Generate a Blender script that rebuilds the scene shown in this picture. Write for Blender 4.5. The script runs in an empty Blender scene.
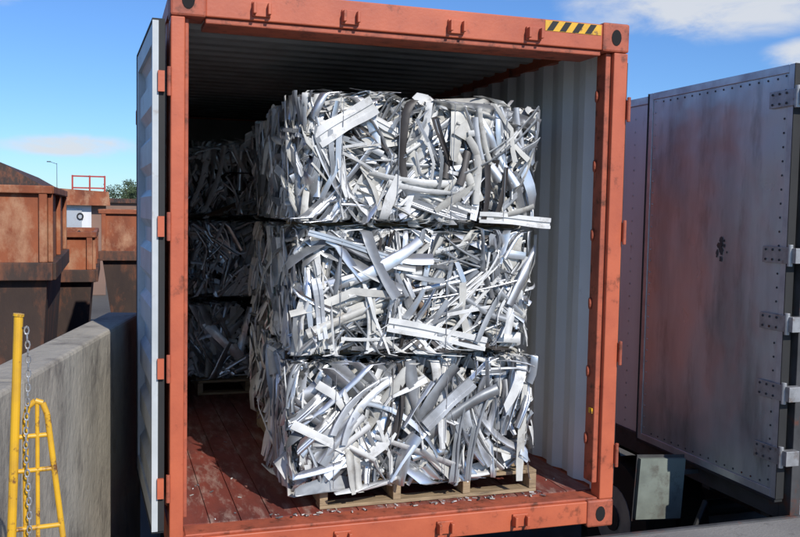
import bpy, math, random
import numpy as np
from mathutils import Vector, Matrix
random.seed(7)
SC=bpy.context.scene
# ------------------------------------------------------------ camera
p=[-.2987,-4.4301,1.794,.3154,.0632,.0193,889.44]
def basis(yaw,pitch,roll):
    f=np.array([math.sin(yaw)*math.cos(pitch),math.cos(yaw)*math.cos(pitch),-math.sin(pitch)])
    r=np.array([math.cos(yaw),-math.sin(yaw),0.]); u=np.cross(r,f)
    return r*math.cos(roll)+u*math.sin(roll), -r*math.sin(roll)+u*math.cos(roll), f
r_,u_,f_=basis(*p[3:6])
cam_d=bpy.data.cameras.new("camera"); cam=bpy.data.objects.new("camera",cam_d); SC.collection.objects.link(cam)
cam.matrix_world=Matrix(((r_[0],u_[0],-f_[0],p[0]),(r_[1],u_[1],-f_[1],p[1]),(r_[2],u_[2],-f_[2],p[2]),(0,0,0,1)))
cam_d.lens=p[6]/800*36; cam_d.sensor_width=36; cam_d.clip_end=5000; cam_d.clip_start=.05
SC.camera=cam

# ------------------------------------------------------------ materials
def pm(name,c1,c2=None,rough=.6,metal=0,scale=4,lo=.4,hi=.65,bump=.0,bscale=60,detail=8,c3=None,s3=2,lo3=.6,hi3=.7,stretch=(1,1,1),rvar=0,spec=.5):
    m=bpy.data.materials.new(name); m.use_nodes=True; nt=m.node_tree; N=nt.nodes; L=nt.links
    b=N["Principled BSDF"]; b.inputs["Roughness"].default_value=rough; b.inputs["Metallic"].default_value=metal
    b.inputs["Specular IOR Level"].default_value=spec
    tc=N.new("ShaderNodeTexCoord"); mp=N.new("ShaderNodeMapping"); mp.inputs["Scale"].default_value=stretch
    L.new(tc.outputs["Object"],mp.inputs["Vector"])
    def noise(s,d=detail,r=.6):
        n=N.new("ShaderNodeTexNoise"); n.inputs["Scale"].default_value=s; n.inputs["Detail"].default_value=d; n.inputs["Roughness"].default_value=r
        L.new(mp.outputs[0],n.inputs["Vector"]); return n
    def rng_(o,a,bb,t0=0,t1=1):
        r=N.new("ShaderNodeMapRange"); r.inputs[1].default_value=a; r.inputs[2].default_value=bb; r.inputs[3].default_value=t0; r.inputs[4].default_value=t1
        L.new(o,r.inputs[0]); return r.outputs[0]
    def mix(f,a,bb):
        x=N.new("ShaderNodeMix"); x.data_type='RGBA'; L.new(f,x.inputs[0])
        for k,v in ((6,a),(7,bb)):
            if isinstance(v,tuple): x.inputs[k].default_value=(*v,1)
            else: L.new(v,x.inputs[k])
        return x.outputs[2]
    n1=noise(scale)
    if c2 is None: c2=tuple(v*.7 for v in c1)
    col=mix(rng_(n1.outputs[0],lo,hi),c1,c2)
    if c3 is not None:
        n3=noise(s3,10,.7); col=mix(rng_(n3.outputs[0],lo3,hi3),col,c3)
    L.new(col,b.inputs["Base Color"])
    if rvar: L.new(rng_(n1.outputs[0],.3,.7,rough-rvar,rough+rvar),b.inputs["Roughness"])
    if bump:
        nb=noise(bscale,6); bp=N.new("ShaderNodeBump"); bp.inputs["Strength"].default_value=bump; bp.inputs["Distance"].default_value=.02
        L.new(nb.outputs[0],bp.inputs["Height"]); L.new(bp.outputs[0],b.inputs["Normal"])
    return m
RUST=(.12,.035,.016)
M_or=pm("orange_container_paint",(.53,.125,.055),(.41,.09,.042),rough=.5,scale=3,bump=.06,c3=RUST,s3=6,lo3=.575,hi3=.70)
M_ord=pm("orange_paint_worn",(.44,.105,.052),(.29,.072,.04),rough=.6,scale=9,bump=.1,c3=RUST,s3=12,lo3=.53,hi3=.66)
M_grey=pm("interior_grey_paint",(.80,.82,.81),(.70,.72,.71),rough=.45,scale=2.5,c3=(.36,.30,.24),s3=7,lo3=.62,hi3=.84,stretch=(1,1,.4))
M_roof=pm("shaded_interior_grey",(.40,.41,.40),(.28,.28,.27),rough=.6,scale=2)  # roof and end wall: interior grey darkened, their shade put into the colour
M_floor=pm("red_plywood_floor",(.25,.060,.042),(.13,.036,.028),rough=.5,scale=3,c3=(.42,.29,.24),s3=8,lo3=.50,hi3=.72,stretch=(2,.5,1),bump=.08,bscale=40,rvar=.12)
M_black=pm("black_rubber",(.02,.02,.02),rough=.7)
M_yel=pm("yellow_paint",(.75,.42,.02),(.6,.33,.03),rough=.45,scale=10,c3=(.16,.07,.03),s3=16,lo3=.56,hi3=.64)
M_hole=pm("casting_void",(.01,.008,.008),rough=.9)
M_door=pm("door_inner_paint",(.54,.57,.58),(.42,.45,.46),rough=.45,scale=3,c3=(.26,.18,.12),s3=8,lo3=.58,hi3=.75)
M_wood=pm("pallet_wood",(.38,.28,.17),(.24,.17,.10),rough=.85,scale=6,stretch=(1,6,6),bump=.2,c3=(.12,.09,.06),s3=5,lo3=.54,hi3=.7)
M_conc=pm("weathered_concrete",(.42,.38,.31),(.28,.255,.21),rough=.9,scale=2.6,bump=.5,bscale=25,c3=(.13,.115,.10),s3=4,lo3=.52,hi3=.72,stretch=(1,1,.6))
M_dock=pm("dock_concrete",(.25,.24,.22),(.19,.18,.17),rough=.9,scale=1.5,bump=.3,bscale=50,c3=(.09,.085,.08),s3=4,lo3=.58,hi3=.7)
M_ground=pm("yard_ground",(.12,.11,.095),(.08,.072,.062),rough=.95,scale=.3,bump=.4,bscale=8,c3=(.17,.15,.12),s3=1.2)
M_rust=pm("rusted_steel",(.33,.10,.042),(.17,.05,.025),rough=.85,scale=1.8,bump=.25,bscale=20,c3=(.44,.24,.14),s3=3.4,lo3=.48,hi3=.68,stretch=(1,1,.6))
M_rustd=pm("dark_rusted_steel",(.06,.038,.03),(.035,.024,.022),rough=.8,scale=2,bump=.2,bscale=20,c3=(.22,.08,.04),s3=3,lo3=.48,hi3=.68,stretch=(1,1,.4))
M_white=pm("trailer_white_paint",(.76,.77,.78),(.66,.67,.68),rough=.4,scale=2,c3=(.42,.41,.39),s3=6,lo3=.6,hi3=.8,stretch=(1,1,.3))
M_trim=pm("aluminium_trim",(.60,.62,.63),(.45,.46,.48),rough=.42,metal=.6,scale=6,rvar=.1)
M_brown=pm("trailer_plywood_lining",(.10,.055,.03),(.06,.035,.02),rough=.8,scale=4)
M_steel=pm("dark_steel",(.06,.06,.062),(.035,.035,.035),rough=.6,scale=6,c3=RUST,s3=5,lo3=.56,hi3=.68)
M_galv=pm("galvanised_steel",(.46,.46,.46),(.32,.32,.32),rough=.45,metal=.6,scale=14,c3=(.2,.12,.08),s3=9,lo3=.56,hi3=.7)
M_panel=pm("pale_green_panel",(.20,.23,.20),(.14,.16,.14),rough=.75,scale=5,c3=(.08,.07,.06),s3=6,lo3=.54,hi3=.7)
M_tree=pm("foliage",(.045,.075,.03),(.08,.11,.05),rough=.8,scale=1)
M_bark=pm("bark",(.10,.07,.05),rough=.9)
M_red=pm("red_steel",(.45,.05,.03),rough=.5)
M_glass=pm("window_glass",(.03,.04,.05),rough=.15)
M_brick=pm("distant_brick",(.26,.16,.12),(.2,.13,.10),rough=.9,scale=.5)
def brushed():
    m=pm("brushed_aluminium",(.60,.65,.665),(.40,.44,.455),rough=.4,metal=.62,scale=1.3,detail=7,c3=(.19,.20,.20),s3=2.4,lo3=.52,hi3=.82,stretch=(1,2.2,.5))
    nt=m.node_tree;N=nt.nodes;L=nt.links;b=N["Principled BSDF"]
    tc=N.new("ShaderNodeTexCoord"); mp=N.new("ShaderNodeMapping"); mp.inputs["Scale"].default_value=(1,60,1.2)
    L.new(tc.outputs["Object"],mp.inputs[0])
    n=N.new("ShaderNodeTexNoise"); n.inputs["Scale"].default_value=4; n.inputs["Detail"].default_value=5; L.new(mp.outputs[0],n.inputs["Vector"])
    n2=N.new("ShaderNodeTexNoise"); n2.inputs["Scale"].default_value=2.6; n2.inputs["Detail"].default_value=2; L.new(tc.outputs["Object"],n2.inputs["Vector"])
    b1=N.new("ShaderNodeBump"); b1.inputs["Strength"].default_value=.06; b1.inputs["Distance"].default_value=.01; L.new(n.outputs[0],b1.inputs["Height"])
    b2=N.new("ShaderNodeBump"); b2.inputs["Strength"].default_value=.4; b2.inputs["Distance"].default_value=.05; L.new(n2.outputs[0],b2.inputs["Height"]); L.new(b1.outputs[0],b2.inputs["Normal"])
    L.new(b2.outputs[0],b.inputs["Normal"])
    r=N.new("ShaderNodeMapRange"); r.inputs[1].default_value=.3; r.inputs[2].default_value=.7; r.inputs[3].default_value=.27; r.inputs[4].default_value=.5
    L.new(n2.outputs[0],r.inputs[0]); L.new(r.outputs[0],b.inputs["Roughness"])
    return m
M_brush=brushed()

# ------------------------------------------------------------ mesh builder
def empty(name,loc=(0,0,0)):
    e=bpy.data.objects.new(name,None); e.location=loc; SC.collection.objects.link(e); return e
class MB:
    def __init__(s): s.v=[];s.f=[];s.m=[];s.mats=[]
    def mi(s,mat):
        if mat not in s.mats: s.mats.append(mat)
        return s.mats.index(mat)
    def add(s,vs,fs,mat):
        o=len(s.v); s.v+= [tuple(v) for v in vs]; k=s.mi(mat)
        for f in fs: s.f.append([i+o for i in f]); s.m.append(k)
        return s
    def box(s,x0,x1,y0,y1,z0,z1,mat,rot=None):
        vs=[(x,y,z) for x in(x0,x1) for y in(y0,y1) for z in(z0,z1)]
        if rot is not None:
            c=Vector(((x0+x1)/2,(y0+y1)/2,(z0+z1)/2)); vs=[rot@(Vector(v)-c)+c for v in vs]
        return s.add(vs,[(0,1,3,2),(4,6,7,5),(0,4,5,1),(2,3,7,6),(0,2,6,4),(1,5,7,3)],mat)
    def cyl(s,a,b,r,mat,n=14,r2=None):
        a=Vector(a);b=Vector(b);d=(b-a).normalized(); t=d.orthogonal().normalized(); w=d.cross(t); r2=r if r2 is None else r2
        vs=[]
        for k in range(n):
            an=2*math.pi*k/n; q=t*math.cos(an)+w*math.sin(an); vs+= [a+q*r,b+q*r2]
        fs=[(2*k,2*((k+1)%n),2*((k+1)%n)+1,2*k+1) for k in range(n)]
        fs+=[tuple(2*k for k in range(n))[::-1],tuple(2*k+1 for k in range(n))]
        return s.add(vs,fs,mat)
    def pipe(s,pts,r,mat,n=12):
        for a,b in zip(pts[:-1],pts[1:]): s.cyl(a,b,r,mat,n)
        return s
    def torus(s,c,R,r,mat,rot,n=12,k=6,stretch=1.5):
        vs=[];fs=[]
        for i in range(n):
            a=2*math.pi*i/n
            for j in range(k):
                b=2*math.pi*j/k; v=Vector(((R+r*math.cos(b))*math.cos(a),r*math.sin(b),(R+r*math.cos(b))*math.sin(a)*stretch))
                vs.append(rot@v+Vector(c)); fs.append((i*k+j,((i+1)%n)*k+j,((i+1)%n)*k+(j+1)%k,i*k+(j+1)%k))
        return s.add(vs,fs,mat)
    def prism(s,pts,y0,y1,mat):
        n=len(pts); vs=[(x,y0,z) for x,z in pts]+[(x,y1,z) for x,z in pts]
        fs=[(i,(i+1)%n,(i+1)%n+n,i+n) for i in range(n)]+[tuple(range(n))[::-1],tuple(range(n,2*n))]
        return s.add(vs,fs,mat)
    def build(s,name,parent=None,bevel=0,smooth=False):
        me=bpy.data.meshes.new(name); me.from_pydata(s.v,[],s.f)
        for m in s.mats: me.materials.append(m)
        me.polygons.foreach_set("material_index",s.m)
        if smooth: me.polygons.foreach_set("use_smooth",[True]*len(s.f))
        me.update(); o=bpy.data.objects.new(name,me); SC.collection.objects.link(o)
        if parent: o.parent=parent
        if bevel:
            b=o.modifiers.new("b","BEVEL"); b.width=bevel; b.segments=2; b.limit_method='ANGLE'
        return o

# ------------------------------------------------------------ shipping container (20 ft)
C=empty("shipping_container"); LEN=6.06
mb=MB()
mb.box(0,.065,0,.11,.16,2.736,M_or); mb.box(.065,.085,.035,.10,.25,2.74,M_ord)
mb.box(2.352,2.438,0,.10,.16,2.736,M_or); mb.box(2.318,2.352,.03,.13,.25,2.736,M_ord)
mb.build("corner_posts",C,.006)
mb=MB(); mb.box(.16,2.278,.004,.12,2.745,2.888,M_or); mb.box(.16,2.278,.02,.25,2.715,2.745,M_ord); mb.build("header_beam",C,.006)
mb=MB(); mb.box(.16,2.278,.004,.14,.02,.150,M_or); mb.box(.076,2.351,.02,.16,.150,.166,M_ord); mb.build("door_sill",C,.005)
mb=MB()
for x0 in(-.003,2.276):
    for z0 in(-.003,2.738):
        for y0 in(-.006,LEN-.17): mb.box(x0,x0+.165,y0,y0+.178,z0,z0+.162,M_ord)
mb.build("corner_castings",C,.012)
mb=MB()
for x0 in(-.003,2.276):
    for z0 in(-.003,2.738):
        cx=x0+.082;cz=z0+.08; n=14
        mb.add([(cx+.030*math.cos(2*math.pi*k/n),-.009,cz+.045*math.sin(2*math.pi*k/n)) for k in range(n)],[tuple(range(n))],M_hole)
mb.build("casting_holes",C)
mb=MB()
for z in(.42,1.02,1.72,2.42):
    for x in(-.014,2.438):
        mb.box(x,x+.014,-.012,.05,z-.055,z+.055,M_or); mb.cyl((x+.007,-.014,z-.07),(x+.007,-.014,z+.07),.010,M_ord)
for x in(.42,.86,1.42,1.86):
    for z in(2.80,.085):
        for dx in(-.035,.035): mb.box(x+dx-.008,x+dx+.008,-.045,.004,z-.028,z+.028,M_or)
        mb.box(x-.045,x+.045,-.012,.004,z-.036,z+.036,M_or)
mb.build("hinges_and_cam_keepers",C,.003)
mb=MB()
for z in(.5,.9,1.3,1.7,2.1,2.5): mb.torus((2.312,.11,z),.022,.006,M_ord,Matrix.Rotation(math.radians(70),3,'Z'),stretch=1.3)
mb.box(2.309,2.3165,.045,.08,.66,.69,M_yel)
mb.build("lashing_rings",C)
def corr(y0,y1,base,depth,sgn):
    pts=[];y=y0
    while y<y1-.28:
        pts+=[(base,y),(base,y+.072),(base+sgn*depth,y+.14),(base+sgn*depth,y+.21)]; y+=.278
    pts.append((base,y)); pts.append((base,y1)); return pts
def sheet(pts,z0,z1,mat,name,off=0):
    m_=MB(); vs=[]
    for x,y in pts: vs+=[(x+off,y,z0),(x+off,y,z1)]
    m_.add(vs,[(2*i,2*i+2,2*i+3,2*i+1) for i in range(len(pts)-1)],mat); return m_.build(name,C)
pr=corr(.1,LEN-.05,2.388,.036,1); sheet(pr,.17,2.80,M_grey,"right_wall_inner"); sheet(pr,.12,2.84,M_or,"right_wall_outer",.004)
pl=corr(.1,LEN-.05,.05,.036,-1); sheet(pl,.17,2.80,M_grey,"left_wall_inner"); sheet(pl,.12,2.84,M_or,"left_wall_outer",-.004)
mb=MB()
mb.box(0.002,.055,.18,LEN-.18,.003,.16,M_or); mb.box(2.385,2.436,.18,LEN-.18,.003,.16,M_or)
mb.box(0.004,.06,.18,LEN-.18,2.80,2.89,M_or); mb.box(2.38,2.434,.18,LEN-.18,2.80,2.89,M_or)
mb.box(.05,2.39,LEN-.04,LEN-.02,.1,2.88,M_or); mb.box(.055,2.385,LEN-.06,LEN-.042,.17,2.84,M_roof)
mb.build("rails_and_end_wall",C)
mb=MB(); y=.25; vs=[]
while y<LEN-.2:
    for yy,zz in((y,2.85),(y+.09,2.85),(y+.105,2.87),(y+.195,2.87)): vs+=[(.03,yy,zz),(2.41,yy,zz)]
    y+=.209
vs+=[(.03,LEN-.03,2.86),(2.41,LEN-.03,2.86)]
n=len(vs)//2; fs=[(2*i,2*i+1,2*i+3,2*i+2) for i in range(n-1)]
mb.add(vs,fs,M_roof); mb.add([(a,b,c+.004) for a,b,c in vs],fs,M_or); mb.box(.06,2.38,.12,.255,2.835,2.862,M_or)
mb.build("corrugated_roof",C)
mb=MB(); xs=[.055+.1553*k for k in range(16)]
for j,(a,b) in enumerate(zip(xs[:-1],xs[1:])):
    y=.16
    while y<LEN-.1:
        y2=min(y+(2.4 if y>.2 or j%2 else 1.4),LEN-.07); mb.box(a+.0025,b-.0025,y+.002,y2-.002,.10,.17+random.uniform(-.0015,.001),M_floor); y=y2
for k in range(14): mb.box(.06,2.38,.3+k*.4,.36+k*.4,.005,.098,M_steel)
mb.build("plank_floor",C)
mb=MB(); x0,x1,z0,z1=1.93,2.268,2.825,2.882
mb.box(x0,x1,.0015,.0035,z0,z1,M_yel); k=0; w=.038
while x0+k*2*w<x1-.05:
    a=x0+k*2*w+.008; mb.add([(a,.0005,z0+.002),(a+w,.0005,z0+.002),(min(a+w+.035,x1),.0005,z1-.002),(min(a+.035,x1),.0005,z1-.002)],[(0,1,2,3)],M_black); k+=1
mb.build("hazard_sticker",C)
def leaf(name,px,ang,sgn):
    m_=MB(); Wd=1.165; z0,z1=.20,2.71
    t0,t1=(-.05,0) if sgn<0 else (0,.05)
    for a,b in((0.012,.09),(Wd-.09,Wd-.012)): m_.box(t0,t1,a,b,z0,z1,M_door)
    m_.box(t0,t1,.09,Wd-.09,z0,z0+.1,M_door); m_.box(t0,t1,.09,Wd-.09,z1-.1,z1,M_door)
    z=z0+.1; pts=[]; mid=(t0+t1)/2; d=.014
    while z<z1-.2:
        pts+=[(mid-d,z),(mid-d,z+.12),(mid+d,z+.16),(mid+d,z+.24)]; z+=.29
    pts+=[(mid-d,z),(mid-d,z1-.1)]
    vs=[]
    for x,zz in pts: vs+=[(x,.09,zz),(x,Wd-.09,zz)]
    m_.add(vs,[(2*i,2*i+1,2*i+3,2*i+2) for i in range(len(pts)-1)],M_door)
    if sgn<0: m_.box(t0-.004,t0+.024,0,.012,z0,z1,M_door); m_.box(t0+.024,t1+.004,0.002,.012,z0,z1,M_black)
    else: m_.box(t0-.004,t1+.004,0,.012,z0,z1,M_black)
    m_.box(t0-.004,t1+.004,Wd-.012,Wd,z0,z1,M_black)
    m_.box(t0-.004,t1+.004,.012,Wd-.012,z0-.012,z0,M_black); m_.box(t0-.004,t1+.004,.012,Wd-.012,z1,z1+.012,M_black)
    xo=t1+.018 if sgn<0 else t0-.018
    for yy in(.38,.82): m_.cyl((xo,yy,z0-.05),(xo,yy,z1+.05),.014,M_galv)
    for zz in (.42,1.02,1.72,2.42): m_.box(-.03 if sgn<0 else .0,.0 if sgn<0 else .03,-.02,.0,zz-.05,zz+.05,M_or)
    o=m_.build(name,C); o.location=px; o.rotation_euler=(0,0,ang); return o
leaf("left_door_leaf",(-.028,.01,0),math.radians(2.0),-1)
leaf("right_door_leaf",(2.464,.13,0),math.radians(-.3),1)
C.location=(-.024,0,.004); C.scale=(1.024,1,.988)
CH=empty("container_chassis"); mb=MB()
for x in(.75,1.6): mb.box(x,x+.1,.5,LEN,-.30,-.02,M_steel)
for y in(.2,2,4,5.8): mb.box(.05,2.39,y,y+.14,-.16,-.008,M_steel)
def wheel(m_,x,y,z,R,w):
    m_.cyl((x,y,z),(x+w,y,z),R,M_black,28); m_.cyl((x-.006,y,z),(x+w+.006,y,z),R*.55,M_trim,20); m_.cyl((x-.02,y,z),(x+w+.02,y,z),R*.22,M_steel,14)
for y in(3.6,4.8):
    for x in(.1,2.03): wheel(mb,x,y,-.72,.48,.28)
    mb.cyl((.3,y,-.72),(2.1,y,-.72),.06,M_steel)
for x in (.75,1.6): mb.box(x,x+.1,1.5,1.6,-1.2,-.3,M_steel)
mb.build("frame_and_wheels",CH)

# ------------------------------------------------------------ scrap bales
M_al=[pm("scrap_white_paint",(.74,.74,.72),(.54,.54,.52),rough=.45,scale=6,c3=(.30,.28,.24),s3=13,lo3=.56,hi3=.74),
      pm("scrap_mill_aluminium",(.78,.79,.80),(.54,.55,.56),rough=.38,metal=.9,scale=9,rvar=.1),
      pm("scrap_offwhite",(.58,.57,.52),(.40,.39,.36),rough=.5,scale=7,c3=(.25,.22,.18),s3=10,lo3=.54,hi3=.72),
      pm("scrap_grey",(.36,.37,.38),(.22,.23,.235),rough=.45,metal=.5,scale=6),
      pm("scrap_dark_bronze",(.06,.052,.048),(.035,.03,.028),rough=.5,scale=6),
      pm("scrap_brown_film",(.24,.17,.12),(.15,.11,.08),rough=.6,scale=6),
      pm("scrap_green",(.10,.17,.14),rough=.5,scale=6),
      pm("scrap_satin_aluminium",(.68,.69,.70),(.46,.47,.48),rough=.5,metal=.75,scale=8),
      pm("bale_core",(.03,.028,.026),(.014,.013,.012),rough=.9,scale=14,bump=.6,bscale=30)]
MW=np.array([.31,.21,.11,.13,.055,.014,.006,.19]); MW/=MW.sum()
PROF=[np.array([(-.5,0),(-.15,.05),(.15,.05),(.5,0)]),
      np.array([(-.5,0),(.5,0),(.5,-.55)]),
      np.array([(-.5,-.5),(-.5,0),(.5,0),(.5,-.5)]),
      np.array([(-.5,-.3),(-.5,0),(-.18,0),(-.18,-.22),(.15,-.22),(.15,0),(.5,0),(.5,.14)]),
      np.array([(-.5,0),(.5,0),(.5,-.3),(-.5,-.3),(-.5,0)]),
      np.array([(-.5,.0),(-.3,.14),(-.1,.0),(.1,.14),(.3,.0),(.5,.12)])]
def bale(name,x0,x1,y0,y1,z0,z1,cnt,seed,lmax=.95,low=0.0):
    g=np.random.default_rng(seed); V=[];F=[];MI=[]; nv=0
    W,Dp,H=x1-x0,y1-y0,z1-z0
    faces={'f':((x0,y0,z0),(1,0,0),(0,0,1),(0,-1,0),W,H),'l':((x0,y1,z0),(0,-1,0),(0,0,1),(-1,0,0),Dp,H),
           'r':((x1,y0,z0),(0,1,0),(0,0,1),(1,0,0),Dp,H),'t':((x0,y0,z1),(1,0,0),(0,1,0),(0,0,1),W,Dp)}
    for key,N in cnt.items():
        o,ua,va,na,U,Vx=faces[key]; o,ua,va,na=map(np.array,(o,ua,va,na)); made=0
        while made<N:
            cu=g.uniform(0,U); cv=g.uniform(.02,Vx-.02); th=g.choice([g.normal(1.35,.35),g.normal(-1.0,.4),g.normal(.75,.4),g.uniform(0,3.14)])
            K=int(g.choice([1,2,3,4,5],p=[.30,.26,.22,.13,.09])); Ls=g.uniform(.30,lmax)*g.uniform(.5,1); w=g.choice([.012,.02,.03,.042,.058,.08,.12],p=[.08,.16,.23,.22,.17,.10,.04]); bend=g.normal(0,.9)
            pf=PROF[int(g.integers(0,6))]; mat=int(g.choice(8,p=MW)); dep=.02-.25*g.random()**1.05; tilt=g.normal(0,.16)
            if w>.07:
                K=1; Ls*=.7; pf=[PROF[0],PROF[5]*np.array([1,.3]),PROF[3]*np.array([1,.35]),PROF[2]*np.array([1,.3])][int(g.integers(4))]
            if mat in(5,6): K=1
            roll0=g.normal(0,.7)
            for k in range(K):
                L=Ls*g.uniform(.75,1.1); n=max(5,int(L/.055)); s=np.linspace(-L/2,L/2,n+1)
                th0=th+g.normal(0,.08); kink=np.zeros(n+1)
                if g.random()<.4:
                    i=int(g.integers(1,n)); kink[i:]+=g.normal(0,.6)
                ang=th0+bend*s+kink
                ds=L/n; u=np.cumsum(np.cos(ang)*ds);v=np.cumsum(np.sin(ang)*ds); u-=u.mean(); v-=v.mean()
                off=(k-K/2)*w*g.uniform(.9,1.5)
                u+=cu-math.sin(th)*off+g.normal(0,.015); v+=cv+math.cos(th)*off+g.normal(0,.015)
                wv=dep+tilt*s+g.uniform(-.025,.025)+g.uniform(.001,.016)*np.sin(s*g.uniform(5,18)+g.uniform(0,6))
                roll=roll0+g.normal(0,.35)+g.normal(0,1.3)*s+np.cumsum(g.normal(0,.06,n+1))
                wid=w*(1+.12*np.sin(s*g.uniform(5,20)+g.uniform(0,6)))
                a=pf[:,0][None,:]*wid[:,None]; b=pf[:,1][None,:]*w
                b=b+g.normal(0,.025*w+.0005,a.shape)
                cr=np.cos(roll)[:,None]; sr=np.sin(roll)[:,None]
                side=a*cr-b*sr; nor=a*sr+b*cr
                uu=u[:,None]-np.sin(ang)[:,None]*side; vv=v[:,None]+np.cos(ang)[:,None]*side; ww=wv[:,None]+nor
                lu=g.uniform(-.03,.03) if g.random()<.94 else g.uniform(.04,.07); lv=g.uniform(-.02,.01)
                if key=='f' and z1>2.2 and g.random()<.12: lv=g.uniform(.0,.04)
                for arr,mx,lm in((uu,U,lu),(vv,Vx,lv)):
                    e=np.clip(arr-(mx+lm),0,None); arr-=e*.93; ww-=e*.22
                    lm2=lm+(low*g.random() if arr is vv else 0)
                    e=np.clip(-lm2-arr,0,None); arr+=e*.93; ww-=e*.22
                e=np.clip(ww-.03,0,None); ww-=e*.75
                ww=np.maximum(ww,-.34)
                Pt=o+uu[...,None]*ua+vv[...,None]*va+ww[...,None]*na
                c=pf.shape[0]; V.append(Pt.reshape(-1,3))
                idx=np.arange((n+1)*c).reshape(n+1,c)+nv
                q=np.stack([idx[:-1,:-1],idx[:-1,1:],idx[1:,1:],idx[1:,:-1]],-1).reshape(-1,4)
                F.append(q); mm=mat if g.random()<.75 else int(g.choice(4)); MI.append(np.full(len(q),mm)); nv+=(n+1)*c; made+=1
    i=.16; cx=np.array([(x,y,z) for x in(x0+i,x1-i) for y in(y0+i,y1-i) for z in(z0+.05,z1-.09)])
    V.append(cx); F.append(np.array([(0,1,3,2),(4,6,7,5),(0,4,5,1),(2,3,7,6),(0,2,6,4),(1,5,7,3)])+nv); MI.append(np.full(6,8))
    V=np.concatenate(V);F=np.concatenate(F);MI=np.concatenate(MI).astype(np.int32)
    me=bpy.data.meshes.new(name); me.vertices.add(len(V)); me.vertices.foreach_set("co",V.ravel().astype(np.float32))
    me.loops.add(len(F)*4); me.loops.foreach_set("vertex_index",F.ravel().astype(np.int32))
    me.polygons.add(len(F)); me.polygons.foreach_set("loop_start",np.arange(0,len(F)*4,4,dtype=np.int32)); me.polygons.foreach_set("loop_total",np.full(len(F),4,dtype=np.int32))
    for m_ in M_al: me.materials.append(m_)
    me.polygons.foreach_set("material_index",MI); me.update(calc_edges=True); me.validate()
    ob=bpy.data.objects.new(name,me); SC.collection.objects.link(ob)
    return ob
def wires(ob,x0,x1,y0,y1,z0,z1,n):
    m_=MB()
    for k in range(n):
        x=x0+(x1-x0)*(k+.7)/(n+.4); q=.04
        m_.pipe([(x,y0-q,z0+.01),(x+.01,y0-q,z1-.02),(x,y0+.05,z1+.015),(x,y1,z1+.015)],.002,M_galv,5)
    return m_.build("baling_wire",ob)
Z=[(.305,.985),(1.03,1.70),(1.745,2.40)]
FX0,FX1,FY0,FY1=.64,2.0,.15,1.12
dims=[(FX0-.03,FX1+.0),(FX0+.0,FX1-.03),(FX0-.01,FX1+.0)]
for k,((a,b),(xa,xb)) in enumerate(zip(Z,dims)):
    cnt={'f':690,'l':320,'r':130}
    if k==2: cnt['t']=330
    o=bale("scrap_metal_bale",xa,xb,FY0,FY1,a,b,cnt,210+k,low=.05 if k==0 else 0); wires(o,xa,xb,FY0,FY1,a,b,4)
for k,(a,b) in enumerate(Z): bale("scrap_metal_bale",.70,2.1,1.25,2.15,a,b,{'f':60,'l':220,'t':80 if k==2 else 1},30+k)
for k,(a,b) in enumerate(Z): bale("scrap_metal_bale",.36,1.80,3.4,4.4,a,b-.02,{'f':430,'l':120,'t':150 if k==2 else 1},40+k)
for k,(a,b) in enumerate(Z): bale("scrap_metal_bale",.98,2.3,2.28,3.25,a,b-.05,{'f':60,'l':150,'t':80 if k==2 else 1},50+k)
def pallet(x0,x1,y0,y1,z0=.174):
    P_=MB(); n=7; d=(y1-y0)
    for k in range(n):
        a=y0+k*(d-.1)/(n-1); P_.box(x0+random.uniform(-.01,.01),x1+random.uniform(-.01,.01),a,a+.1,z0+.108,z0+.127,M_wood,Matrix.Rotation(random.uniform(-.008,.008),3,'Z'))
    for k in range(4):
        a=x0+k*(x1-x0-.045)/3; P_.box(a,a+.045,y0+.002,y1-.002,z0+.02,z0+.107,M_wood)
    for a in(y0,(y0+y1)/2,y1-.1): P_.box(x0,x1,a,a+.1,z0,z0+.019,M_wood)
    return P_.build("wooden_pallet",None,.003)
pallet(.78,2.08,.20,1.2); pallet(.75,1.95,1.25,2.2); pallet(.42,1.7,3.36,4.4); pallet(1.0,2.2,2.27,3.27)
mb=MB()
for z in(1.006,1.722):
    for y in(.36,.85): mb.box(.72,1.97,y,y+.09,z-.012,z+.012,M_wood)
mb.build("timber_dunnage",None)
def channel(m_,a,b,w,h,mat):
    a=Vector(a);b=Vector(b);d=(b-a).normalized(); up=Vector((0,0,1)); up=(up-d*up.dot(d)).normalized(); out=d.cross(up)
    if out.y>0: out=-out
    pf=[(-w/2,-h),(-w/2,0),(-w*.2,0),(-w*.2,-h*.3),(w*.1,-h*.3),(w*.1,0),(w/2,0),(w/2,-h)]
    vs=[];n=11
    for i in range(n+1):
        t=i/n; c=a.lerp(b,t)+up*.004*math.sin(t*5)+out*.006*math.sin(t*7); sc=1+.05*math.sin(t*9)
        for x,y in pf: vs.append(c+up*x*sc+out*y)
    k=len(pf); m_.add(vs,[(i*k+j,i*k+j+1,(i+1)*k+j+1,(i+1)*k+j) for i in range(n) for j in range(k-1)],mat)
mb=MB()
channel(mb,(1.64,.112,1.775),(2.08,.12,1.75),.06,.03,M_al[0]); channel(mb,(1.12,.108,1.19),(1.70,.115,1.07),.075,.035,M_al[0]); channel(mb,(.68,.11,1.68),(1.2,.11,1.53),.03,.02,M_al[1])
channel(mb,(.72,.112,2.16),(1.02,.105,2.36),.10,.03,M_al[0])
channel(mb,(.72,.11,1.44),(.77,.11,1.12),.05,.03,M_al[7]); channel(mb,(1.35,.11,.62),(1.62,.108,.86),.07,.02,M_al[7])
mb.build("aluminium_profile",None)
g=random.Random(3); mb=MB()
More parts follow.
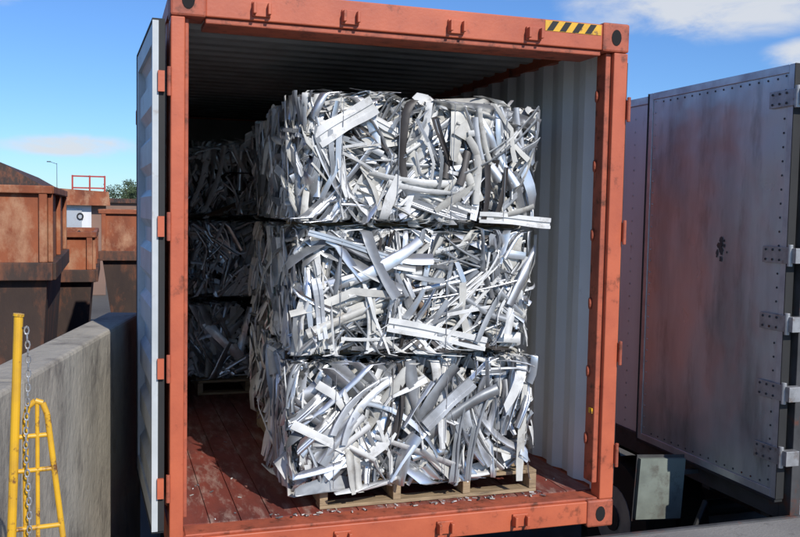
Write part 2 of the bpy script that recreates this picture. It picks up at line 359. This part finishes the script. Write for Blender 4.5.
for k in range(90):
    x=g.uniform(.12,2.3); y=g.uniform(.16,.9) if k<50 else g.uniform(.9,3)
    if y>.2 and .5<x<2.1: y=g.uniform(.12,.19)
    s=g.uniform(.003,.015); mb.box(x-s,x+s,y-s*.3,y+s*.3,.174,.174+g.uniform(.002,.006),g.choice(M_al[:5]),Matrix.Rotation(g.uniform(0,3),3,'Z'))
mb.build("metal_scraps",None)

# ------------------------------------------------------------ ground, dock, wall
MB().add([(-2000,-600,-1.2),(2000,-600,-1.2),(2000,3000,-1.2),(-2000,3000,-1.2)],[(0,1,2,3)],M_ground).build("ground")
D=MB(); D.box(-1.0,14,-9,-.14,-1.19,-.012,M_dock); D.box(-.9,14,-.138,-.10,-.16,-.006,M_steel); D.build("loading_dock",None,.01)
WL=MB(); a=Vector((-1.72,-5.40)); b=Vector((-.105,1.70)); d=(b-a).normalized(); nrm=Vector((-d.y,d.x))
def seg(t0,t1,zt):
    p0=a+d*t0;p1=a+d*t1; q1=p1+nrm*.22;q0=p0+nrm*.22
    vs=[(v.x,v.y,z) for z in(-1.19,zt) for v in(p0,p1,q1,q0)]
    WL.add(vs,[(0,3,2,1),(4,5,6,7),(0,1,5,4),(1,2,6,5),(2,3,7,6),(3,0,4,7)],M_conc)
Lw=(b-a).length; t=0
while t<Lw-.01:
    t2=min(t+2.45,Lw); seg(t+.003,t2-.003,1.10+random.uniform(-.005,.005)); t=t2
WL.build("concrete_wall",None,.018)

# ------------------------------------------------------------ yellow gate with chain
G=empty("yellow_safety_gate"); mb=MB(); Y=-1.72
mb.cyl((-.60,Y,-.012),(-.546,Y,1.48),.0125,M_yel); mb.cyl((-.546,Y,1.48),(-.545,Y,1.487),.015,M_yel)
mb.pipe([(-.532,Y+.02,-.012),(-.532,Y+.02,1.18),(-.525,Y+.02,1.215),(-.505,Y+.02,1.232),(-.485,Y+.02,1.225),(-.473,Y+.02,1.19),(-.43,Y+.03,.80),(-.40,Y+.03,-.012)],.0085,M_yel)
for z,x in((.62,-.42),(.86,-.435),(1.03,-.45),(1.13,-.465)): mb.cyl((-.59+z*.03,Y+.012,z),(x,Y+.028,z),.007,M_yel)
mb.cyl((-.50,Y+.02,1.23),(-.50,Y+.02,-.012),.006,M_yel)
mb.box(-.63,-.38,Y-.03,Y+.07,-.012,.002,M_yel)
mb.build("posts_and_rails",G)
mb=MB()
for k in range(34):
    z=1.44-k*.0205; mb.torus((-.524+.004*math.sin(k*.3),Y-.012,z),.0062,.0021,M_galv,Matrix.Rotation(k*math.pi/2,3,'Z'),8,5,1.75)
mb.cyl((-.546,Y,1.445),(-.52,Y-.012,1.45),.003,M_steel,8)
mb.build("chain",G)

# ------------------------------------------------------------ semi trailer
T=empty("semi_trailer"); TX0,TX1,TY0,TY1=3.65,6.2,-.10,13.4
mb=MB(); mb.box(TX0,TX0+.03,TY0+.08,TY1,.10,2.66,M_white); mb.box(TX1-.03,TX1,TY0+.08,TY1,.10,2.66,M_white)
mb.box(TX0+.03,TX1-.03,TY0+.08,TY1,2.64,2.67,M_white); mb.box(TX0+.03,TX1-.03,TY1-.03,TY1,.1,2.64,M_white)
mb.build("body_panels",T)
mb=MB()
mb.box(TX0+.031,TX0+.05,TY0+.08,TY1-.04,.1,2.63,M_brown); mb.box(TX1-.05,TX1-.031,TY0+.08,TY1-.04,.1,2.63,M_brown)
mb.box(TX0+.031,TX1-.031,TY0+.08,TY1-.04,.02,.09,M_brown)
mb.build("interior_lining",T)
mb=MB()
mb.box(TX0-.012,TX0+.06,TY0-.02,TY0+.08,-.12,2.72,M_steel); mb.box(TX1-.09,TX1+.012,TY0-.02,TY0+.08,-.12,2.72,M_trim)
mb.box(TX0+.06,TX1-.09,TY0-.02,TY0+.08,2.6,2.72,M_trim); mb.box(TX0+.06,TX1-.09,TY0-.02,TY0+.08,-.12,.05,M_trim)
mb.box(TX0-.012,TX0+.03,TY0+.08,TY1,-.06,.098,M_steel); mb.box(TX1-.03,TX1+.012,TY0+.08,TY1,-.06,.098,M_steel)
mb.box(TX0-.010,TX0+.03,TY0+.08,TY1,2.662,2.72,M_trim); mb.box(TX1-.03,TX1+.01,TY0+.08,TY1,2.662,2.72,M_trim)
mb.build("frame_and_rails",T,.004)
mb=MB(); y=TY0+.2
while y<9:
    for z in np.arange(.16,2.62,.1): mb.cyl((TX0-.005,y,z),(TX0+.001,y,z),.008,M_trim,6)
    y+=.41
mb.build("rivets",T)
mb=MB()
for y in np.arange(.1,13,.6): mb.box(TX0+.03,TX1-.03,y,y+.08,-.10,.018,M_steel)
for x in(4.35,5.3): mb.box(x,x+.12,.2,12,-.42,-.101,M_steel)
for y in(1.9,3.15):
    for x in(TX0+.02,TX0+.33,TX1-.61,TX1-.3): wheel(mb,x,y,-.70,.49,.27)
    mb.cyl((TX0+.3,y,-.7),(TX1-.3,y,-.7),.07,M_steel)
mb.box(TX0+.1,TX1-.1,-.02,.06,-.78,-.68,M_steel)
for x in(4.3,5.3): mb.box(x,x+.08,-.02,.06,-.68,-.10,M_steel)
for x in(TX0+.75,5.9): mb.box(x,x+.1,9.5,9.6,-1.19,-.1,M_steel)
mb.pipe([(3.5,.5,-.1),(3.3,.45,-.45),(3.1,.5,-.6),(2.9,.6,-.5)],.018,M_black,8)
mb.build("undercarriage",T)
DL=MB(); W=1.52; z0,z1=.09,2.72
DL.box(0,.035,.05,W-.05,z0+.05,z1-.05,M_brush)
DL.box(-.006,.041,0,.05,z0,z1,M_trim); DL.box(-.006,.041,W-.05,W,z0,z1,M_trim)
DL.box(-.006,.041,.05,W-.05,z0,z0+.05,M_trim); DL.box(-.006,.041,.05,W-.05,z1-.05,z1,M_trim)
DL.box(-.012,.046,-.008,0,z0,z1,M_black); DL.box(-.012,.046,W,W+.012,z0,z1,M_black); DL.box(-.012,.046,0,W,z0-.02,z0,M_black)
g=random.Random(9)
for k in range(16):
    yy=.62+g.gauss(0,.03); zz=1.60+g.gauss(0,.055); r=g.uniform(.006,.022)
    DL.add([(-.0015-.0002*k,yy+r*g.uniform(.6,1.2)*math.cos(a_*.785),zz+r*1.3*g.uniform(.6,1.2)*math.sin(a_*.785)) for a_ in range(8)],[tuple(range(8))],M_steel)
od=DL.build("trailer_door",T,.003); ro=MB()
for z in np.arange(z0+.1,z1-.05,.085):
    for y in(.078,W-.078): ro.cyl((-.004,y,z),(.001,y,z),.0075,M_steel if y<.1 else M_trim,6)
for y in np.arange(.15,W-.1,.085):
    for z in(z0+.075,z1-.075): ro.cyl((-.004,y,z),(.001,y,z),.0075,M_steel,6)
for z in(.36,.75,1.17,1.58,2.52):
    ro.box(-.016,-.006,-.03,.20,z-.05,z+.05,M_galv); ro.cyl((-.012,-.035,z-.065),(-.012,-.035,z+.065),.016,M_galv)
    ro.box(-.014,.08,-.085,-.03,z-.045,z+.045,M_galv)
    for y in(.05,.11,.17):
        for dz in(-.03,.03): ro.cyl((-.022,y,z+dz),(-.016,y,z+dz),.008,M_steel,8)
rr=ro.build("door_hinges_and_rivets",T,.002)
for o in(od,rr): o.location=(3.565,-.08,0); o.rotation_euler=(0,0,math.radians(-.4))
mb=MB()
mb.box(3.12,3.48,.72,.75,-.28,.14,M_panel,Matrix.Rotation(.06,3,'Y')); mb.box(3.11,3.49,.752,.762,-.30,.16,M_steel,Matrix.Rotation(.06,3,'Y')); mb.box(3.3,3.7,.77,.80,.0,.03,M_steel)
mb.build("hanging_mud_flap",T)

# ------------------------------------------------------------ background
def skip(x0,x1,y0,y1,zt,zm,zb,mt,mh,inset=.30):
    E=empty("scrap_skip"); m_=MB(); th=.05
    m_.box(x0,x1,y0,y0+th,zm,zt,mt); m_.box(x0,x1,y1-th,y1,zm,zt,mt); m_.box(x0,x0+th,y0+th,y1-th,zm,zt,mt); m_.box(x1-th,x1,y0+th,y1-th,zm,zt,mt)
    m_.build("upper_box",E); m_=MB()
    m_.box(x0-.05,x1+.05,y0-.06,y0-.001,zt-.02,zt+.06,mt); m_.box(x1+.001,x1+.06,y0,y1+.05,zt-.02,zt+.06,mt); m_.box(x0-.05,x1+.05,y1+.001,y1+.06,zt-.02,zt+.06,mt); m_.box(x0-.06,x0-.001,y0,y1+.05,zt-.02,zt+.06,mt)
    m_.box(x0-.05,x1+.05,y0-.08,y0-.001,zm-.16,zm+.02,mh); m_.box(x1+.001,x1+.08,y0,y1,zm-.16,zm+.02,mh)
    n=max(2,int((x1-x0)/1.3))
    for k in range(n+1):
        x=x0+k*(x1-x0-.08)/n; m_.box(x,x+.08,y0-.05,y0-.001,zm+.02,zt-.02,mt)
    n=max(2,int((y1-y0)/1.3))
    for k in range(n+1):
        y=y0+k*(y1-y0-.08)/n; m_.box(x1+.001,x1+.05,y,y+.08,zm+.02,zt-.02,mt)
    m_.build("rim_and_ribs",E,.01); m_=MB()
    T_=[(x0,y0,zm-.01),(x1,y0,zm-.01),(x1,y1,zm-.01),(x0,y1,zm-.01),(x0+inset,y0+inset,zb),(x1-inset*.5,y0+inset,zb),(x1-inset*.5,y1-inset,zb),(x0+inset,y1-inset,zb)]
    m_.add(T_,[(0,1,5,4),(1,2,6,5),(2,3,7,6),(3,0,4,7),(4,5,6,7),(0,3,2,1)],mh); m_.build("tapered_hull",E)
    m_=MB(); gg=random.Random(int(x1*100)+5)
    for k in range(60):
        x=gg.uniform(x0+.3,x1-.3);y=gg.uniform(y0+.3,y1-.3);z=zt-.25+gg.uniform(-.1,.16);s=gg.uniform(.08,.3)
        m_.box(x-s,x+s,y-s*.4,y+s*.4,z-.02,z+.02,gg.choice([mt,mh]),Matrix.Rotation(gg.uniform(-.8,.8),3,'Y')@Matrix.Rotation(gg.uniform(0,3),3,'Z'))
    m_.box(x0+.06,x1-.06,y0+.06,y1-.06,zt-.5,zt-.3,mh); m_.build("scrap_load",E)
    return E
skip(-3.8,-.90,5.2,8.2,1.93,1.20,-1.15,M_rust,M_rustd)
skip(-3.4,-.55,9.3,12.1,1.36,.85,-1.15,M_rust,M_rustd)
skip(-.46,3.6,13.0,16.4,1.68,.95,-1.15,M_rust,M_rustd)
S=empty("storage_shed"); mb=MB(); mb.box(-2.2,-.9,27,31,-1.19,1.82,M_white); mb.box(-.9,-.45,27.1,31,-1.19,1.82,M_brick); mb.build("walls",S)
mb=MB(); mb.prism([(-2.4,1.822),(-.3,1.822),(-.35,2.28),(-2.3,2.38)],26.7,31.2,M_rust); mb.build("rusty_roof",S)
mb=MB(); mb.box(-1.95,-1.2,26.94,26.995,.3,1.7,M_trim); mb.torus((-1.25,26.92,1.45),.09,.022,M_black,Matrix.Identity(3),14,6,1.1); mb.build("door_and_mark",S)
H=empty("metal_warehouse"); mb=MB(); mb.prism([(-40,-1.1),(-4.2,-1.1),(-4.2,2.9),(-7,4.5),(-24,10),(-40,6)],58,90,M_rustd); mb.build("walls_and_roof",H)
mb=MB()
for x in(-10,-15,-20): mb.box(x,x+2.2,57.9,57.99,1,3.5,M_glass)
mb.build("windows",H)
R=empty("red_steel_gantry"); mb=MB()
for x in(-2.1,-1.3,-.6): mb.box(x,x+.08,42,42.08,-1.19,3.3,M_red)
for z in(2.65,3.22): mb.box(-2.1,-.52,42.1,42.17,z,z+.07,M_red)
mb.build("frame",R)
for (x0,x1,y0,h,mt) in((-1.4,5,70,2.1,M_brick),(4,16,110,2.9,M_white),(-60,-20,150,8,M_brick),(14,60,190,7,M_brick),(60,90,80,6,M_brick)):
    B=empty("industrial_building"); mb=MB(); mb.box(x0,x1,y0,y0+15,-1.19,h,mt); mb.build("walls",B); mb=MB(); mb.box(x0-.3,x1+.3,y0-.3,y0+15.3,h,h+.35,M_rustd); mb.build("roof",B)
    mb=MB(); x=x0+1
    while x<x1-1.5: mb.box(x,x+1,y0-.06,y0-.005,h-1.8,h-.8,M_glass); x+=2.4
    mb.build("windows",B)
LP=empty("street_lamp"); mb=MB(); mb.cyl((-6.8,118,-1.2),(-6.8,118,7.2),.05,M_steel,8,.03); mb.pipe([(-6.8,118,7.1),(-7.6,118,7.35)],.03,M_steel,6); mb.box(-8.0,-7.5,117.9,118.1,7.3,7.42,M_steel); mb.build("pole",LP)
def tree(x,y,h,seed):
    g=random.Random(seed); E=empty("tree",(x,y,-1.2)); m_=MB(); m_.cyl((0,0,0),(0,0,h*.55),h*.03,M_bark,8,h*.015)
    for k in range(7):
        an=g.uniform(0,6.28); m_.cyl((0,0,h*g.uniform(.3,.5)),(math.cos(an)*h*.25,math.sin(an)*h*.25,h*g.uniform(.6,.85)),h*.012,M_bark,6,h*.004)
    m_.build("trunk",E); m_=MB()
    cl=[(g.gauss(0,.16)*h,g.gauss(0,.16)*h,h*g.uniform(.45,.95)) for _ in range(26)]
    for k in range(2600):
        c=g.choice(cl); q=Vector((c[0]+g.gauss(0,.06)*h,c[1]+g.gauss(0,.06)*h,c[2]+g.gauss(0,.05)*h)); s=.022*h
        t=Vector((g.gauss(0,1),g.gauss(0,1),g.gauss(0,1))).normalized(); w=t.orthogonal().normalized()
        m_.add([q-t*s,q+w*s*.6,q+t*s,q-w*s*.6],[(0,1,2,3)],M_tree)
    m_.build("crown",E)
tree(2.5,150,6.8,1); tree(4.6,156,7.6,2); tree(-40,140,9,3)

# ------------------------------------------------------------ light & sky
AZ,EL=math.radians(13),math.radians(36)
sd=Vector((math.sin(AZ)*math.cos(EL),-math.cos(AZ)*math.cos(EL),math.sin(EL)))
l=bpy.data.lights.new("sun","SUN"); l.energy=4.2; l.angle=math.radians(.5); l.color=(1,.95,.88)
lo=bpy.data.objects.new("sun",l); SC.collection.objects.link(lo); lo.rotation_euler=sd.to_track_quat('Z','Y').to_euler()
w=bpy.data.worlds.new("World"); SC.world=w; w.use_nodes=True; nt=w.node_tree; N=nt.nodes; L=nt.links
bg=N["Background"]; bg.inputs[1].default_value=.145
sk=N.new("ShaderNodeTexSky"); sk.sky_type='NISHITA'; sk.sun_disc=False; sk.sun_elevation=EL; sk.sun_rotation=math.atan2(sd.x,sd.y)
sk.air_density=1.0; sk.dust_density=.1; sk.ozone_density=3
tc=N.new("ShaderNodeTexCoord"); sp=N.new("ShaderNodeSeparateXYZ"); L.new(tc.outputs["Generated"],sp.inputs[0])
def mth(op,a,b=None,clamp=False):
    n=N.new("ShaderNodeMath"); n.operation=op; n.use_clamp=clamp
    for i,v in enumerate((a,b)):
        if v is None: continue
        if isinstance(v,(int,float)): n.inputs[i].default_value=v
        else: L.new(v,n.inputs[i])
    return n.outputs[0]
azn=mth('ARCTAN2',sp.outputs[0],sp.outputs[1]); eln=mth('ARCSINE',sp.outputs[2])
tot=None
for az0,el0,sa,se,k in((-2,3.6,5,.8,.95),(-6.5,12.5,2.4,1.2,1.1),(37,12.9,9,2.4,1.1),(43,9.4,3.4,1.2,1.05),(25,14.5,5,1.4,.9),(70,12,12,3,1),(-30,14,15,3,1),(120,20,25,6,1),(-160,25,30,8,1)):
    da=mth('DIVIDE',mth('SUBTRACT',azn,math.radians(az0)),math.radians(sa)); de=mth('DIVIDE',mth('SUBTRACT',eln,math.radians(el0)),math.radians(se))
    rr_=mth('SQRT',mth('ADD',mth('MULTIPLY',da,da),mth('MULTIPLY',de,de)))
    bl=mth('MULTIPLY',mth('SUBTRACT',1.5,rr_,True),k); tot=bl if tot is None else mth('MAXIMUM',tot,bl)
mp=N.new("ShaderNodeMapping"); mp.inputs["Scale"].default_value=(1,1,2.6); L.new(tc.outputs["Generated"],mp.inputs[0])
nz=N.new("ShaderNodeTexNoise"); nz.inputs["Scale"].default_value=11; nz.inputs["Detail"].default_value=10; nz.inputs["Roughness"].default_value=.6; nz.inputs["Distortion"].default_value=.3; L.new(mp.outputs[0],nz.inputs["Vector"])
cm=mth('MULTIPLY',tot,nz.outputs[0]); mr=N.new("ShaderNodeMapRange"); mr.interpolation_type='SMOOTHSTEP'; mr.inputs[1].default_value=.22; mr.inputs[2].default_value=.6; mr.inputs[4].default_value=.9; L.new(cm,mr.inputs[0])
tint=N.new("ShaderNodeMix"); tint.data_type='RGBA'; tint.blend_type='MULTIPLY'; tint.inputs[0].default_value=1; L.new(sk.outputs[0],tint.inputs[6]); tint.inputs[7].default_value=(.44,.64,.93,1)
mx=N.new("ShaderNodeMix"); mx.data_type='RGBA'; L.new(mr.outputs[0],mx.inputs[0]); L.new(tint.outputs[2],mx.inputs[6]); mx.inputs[7].default_value=(5.0,5.2,5.5,1)
L.new(mx.outputs[2],bg.inputs[0])
SC.view_settings.view_transform='Standard'; SC.view_settings.look='None'; SC.view_settings.exposure=0
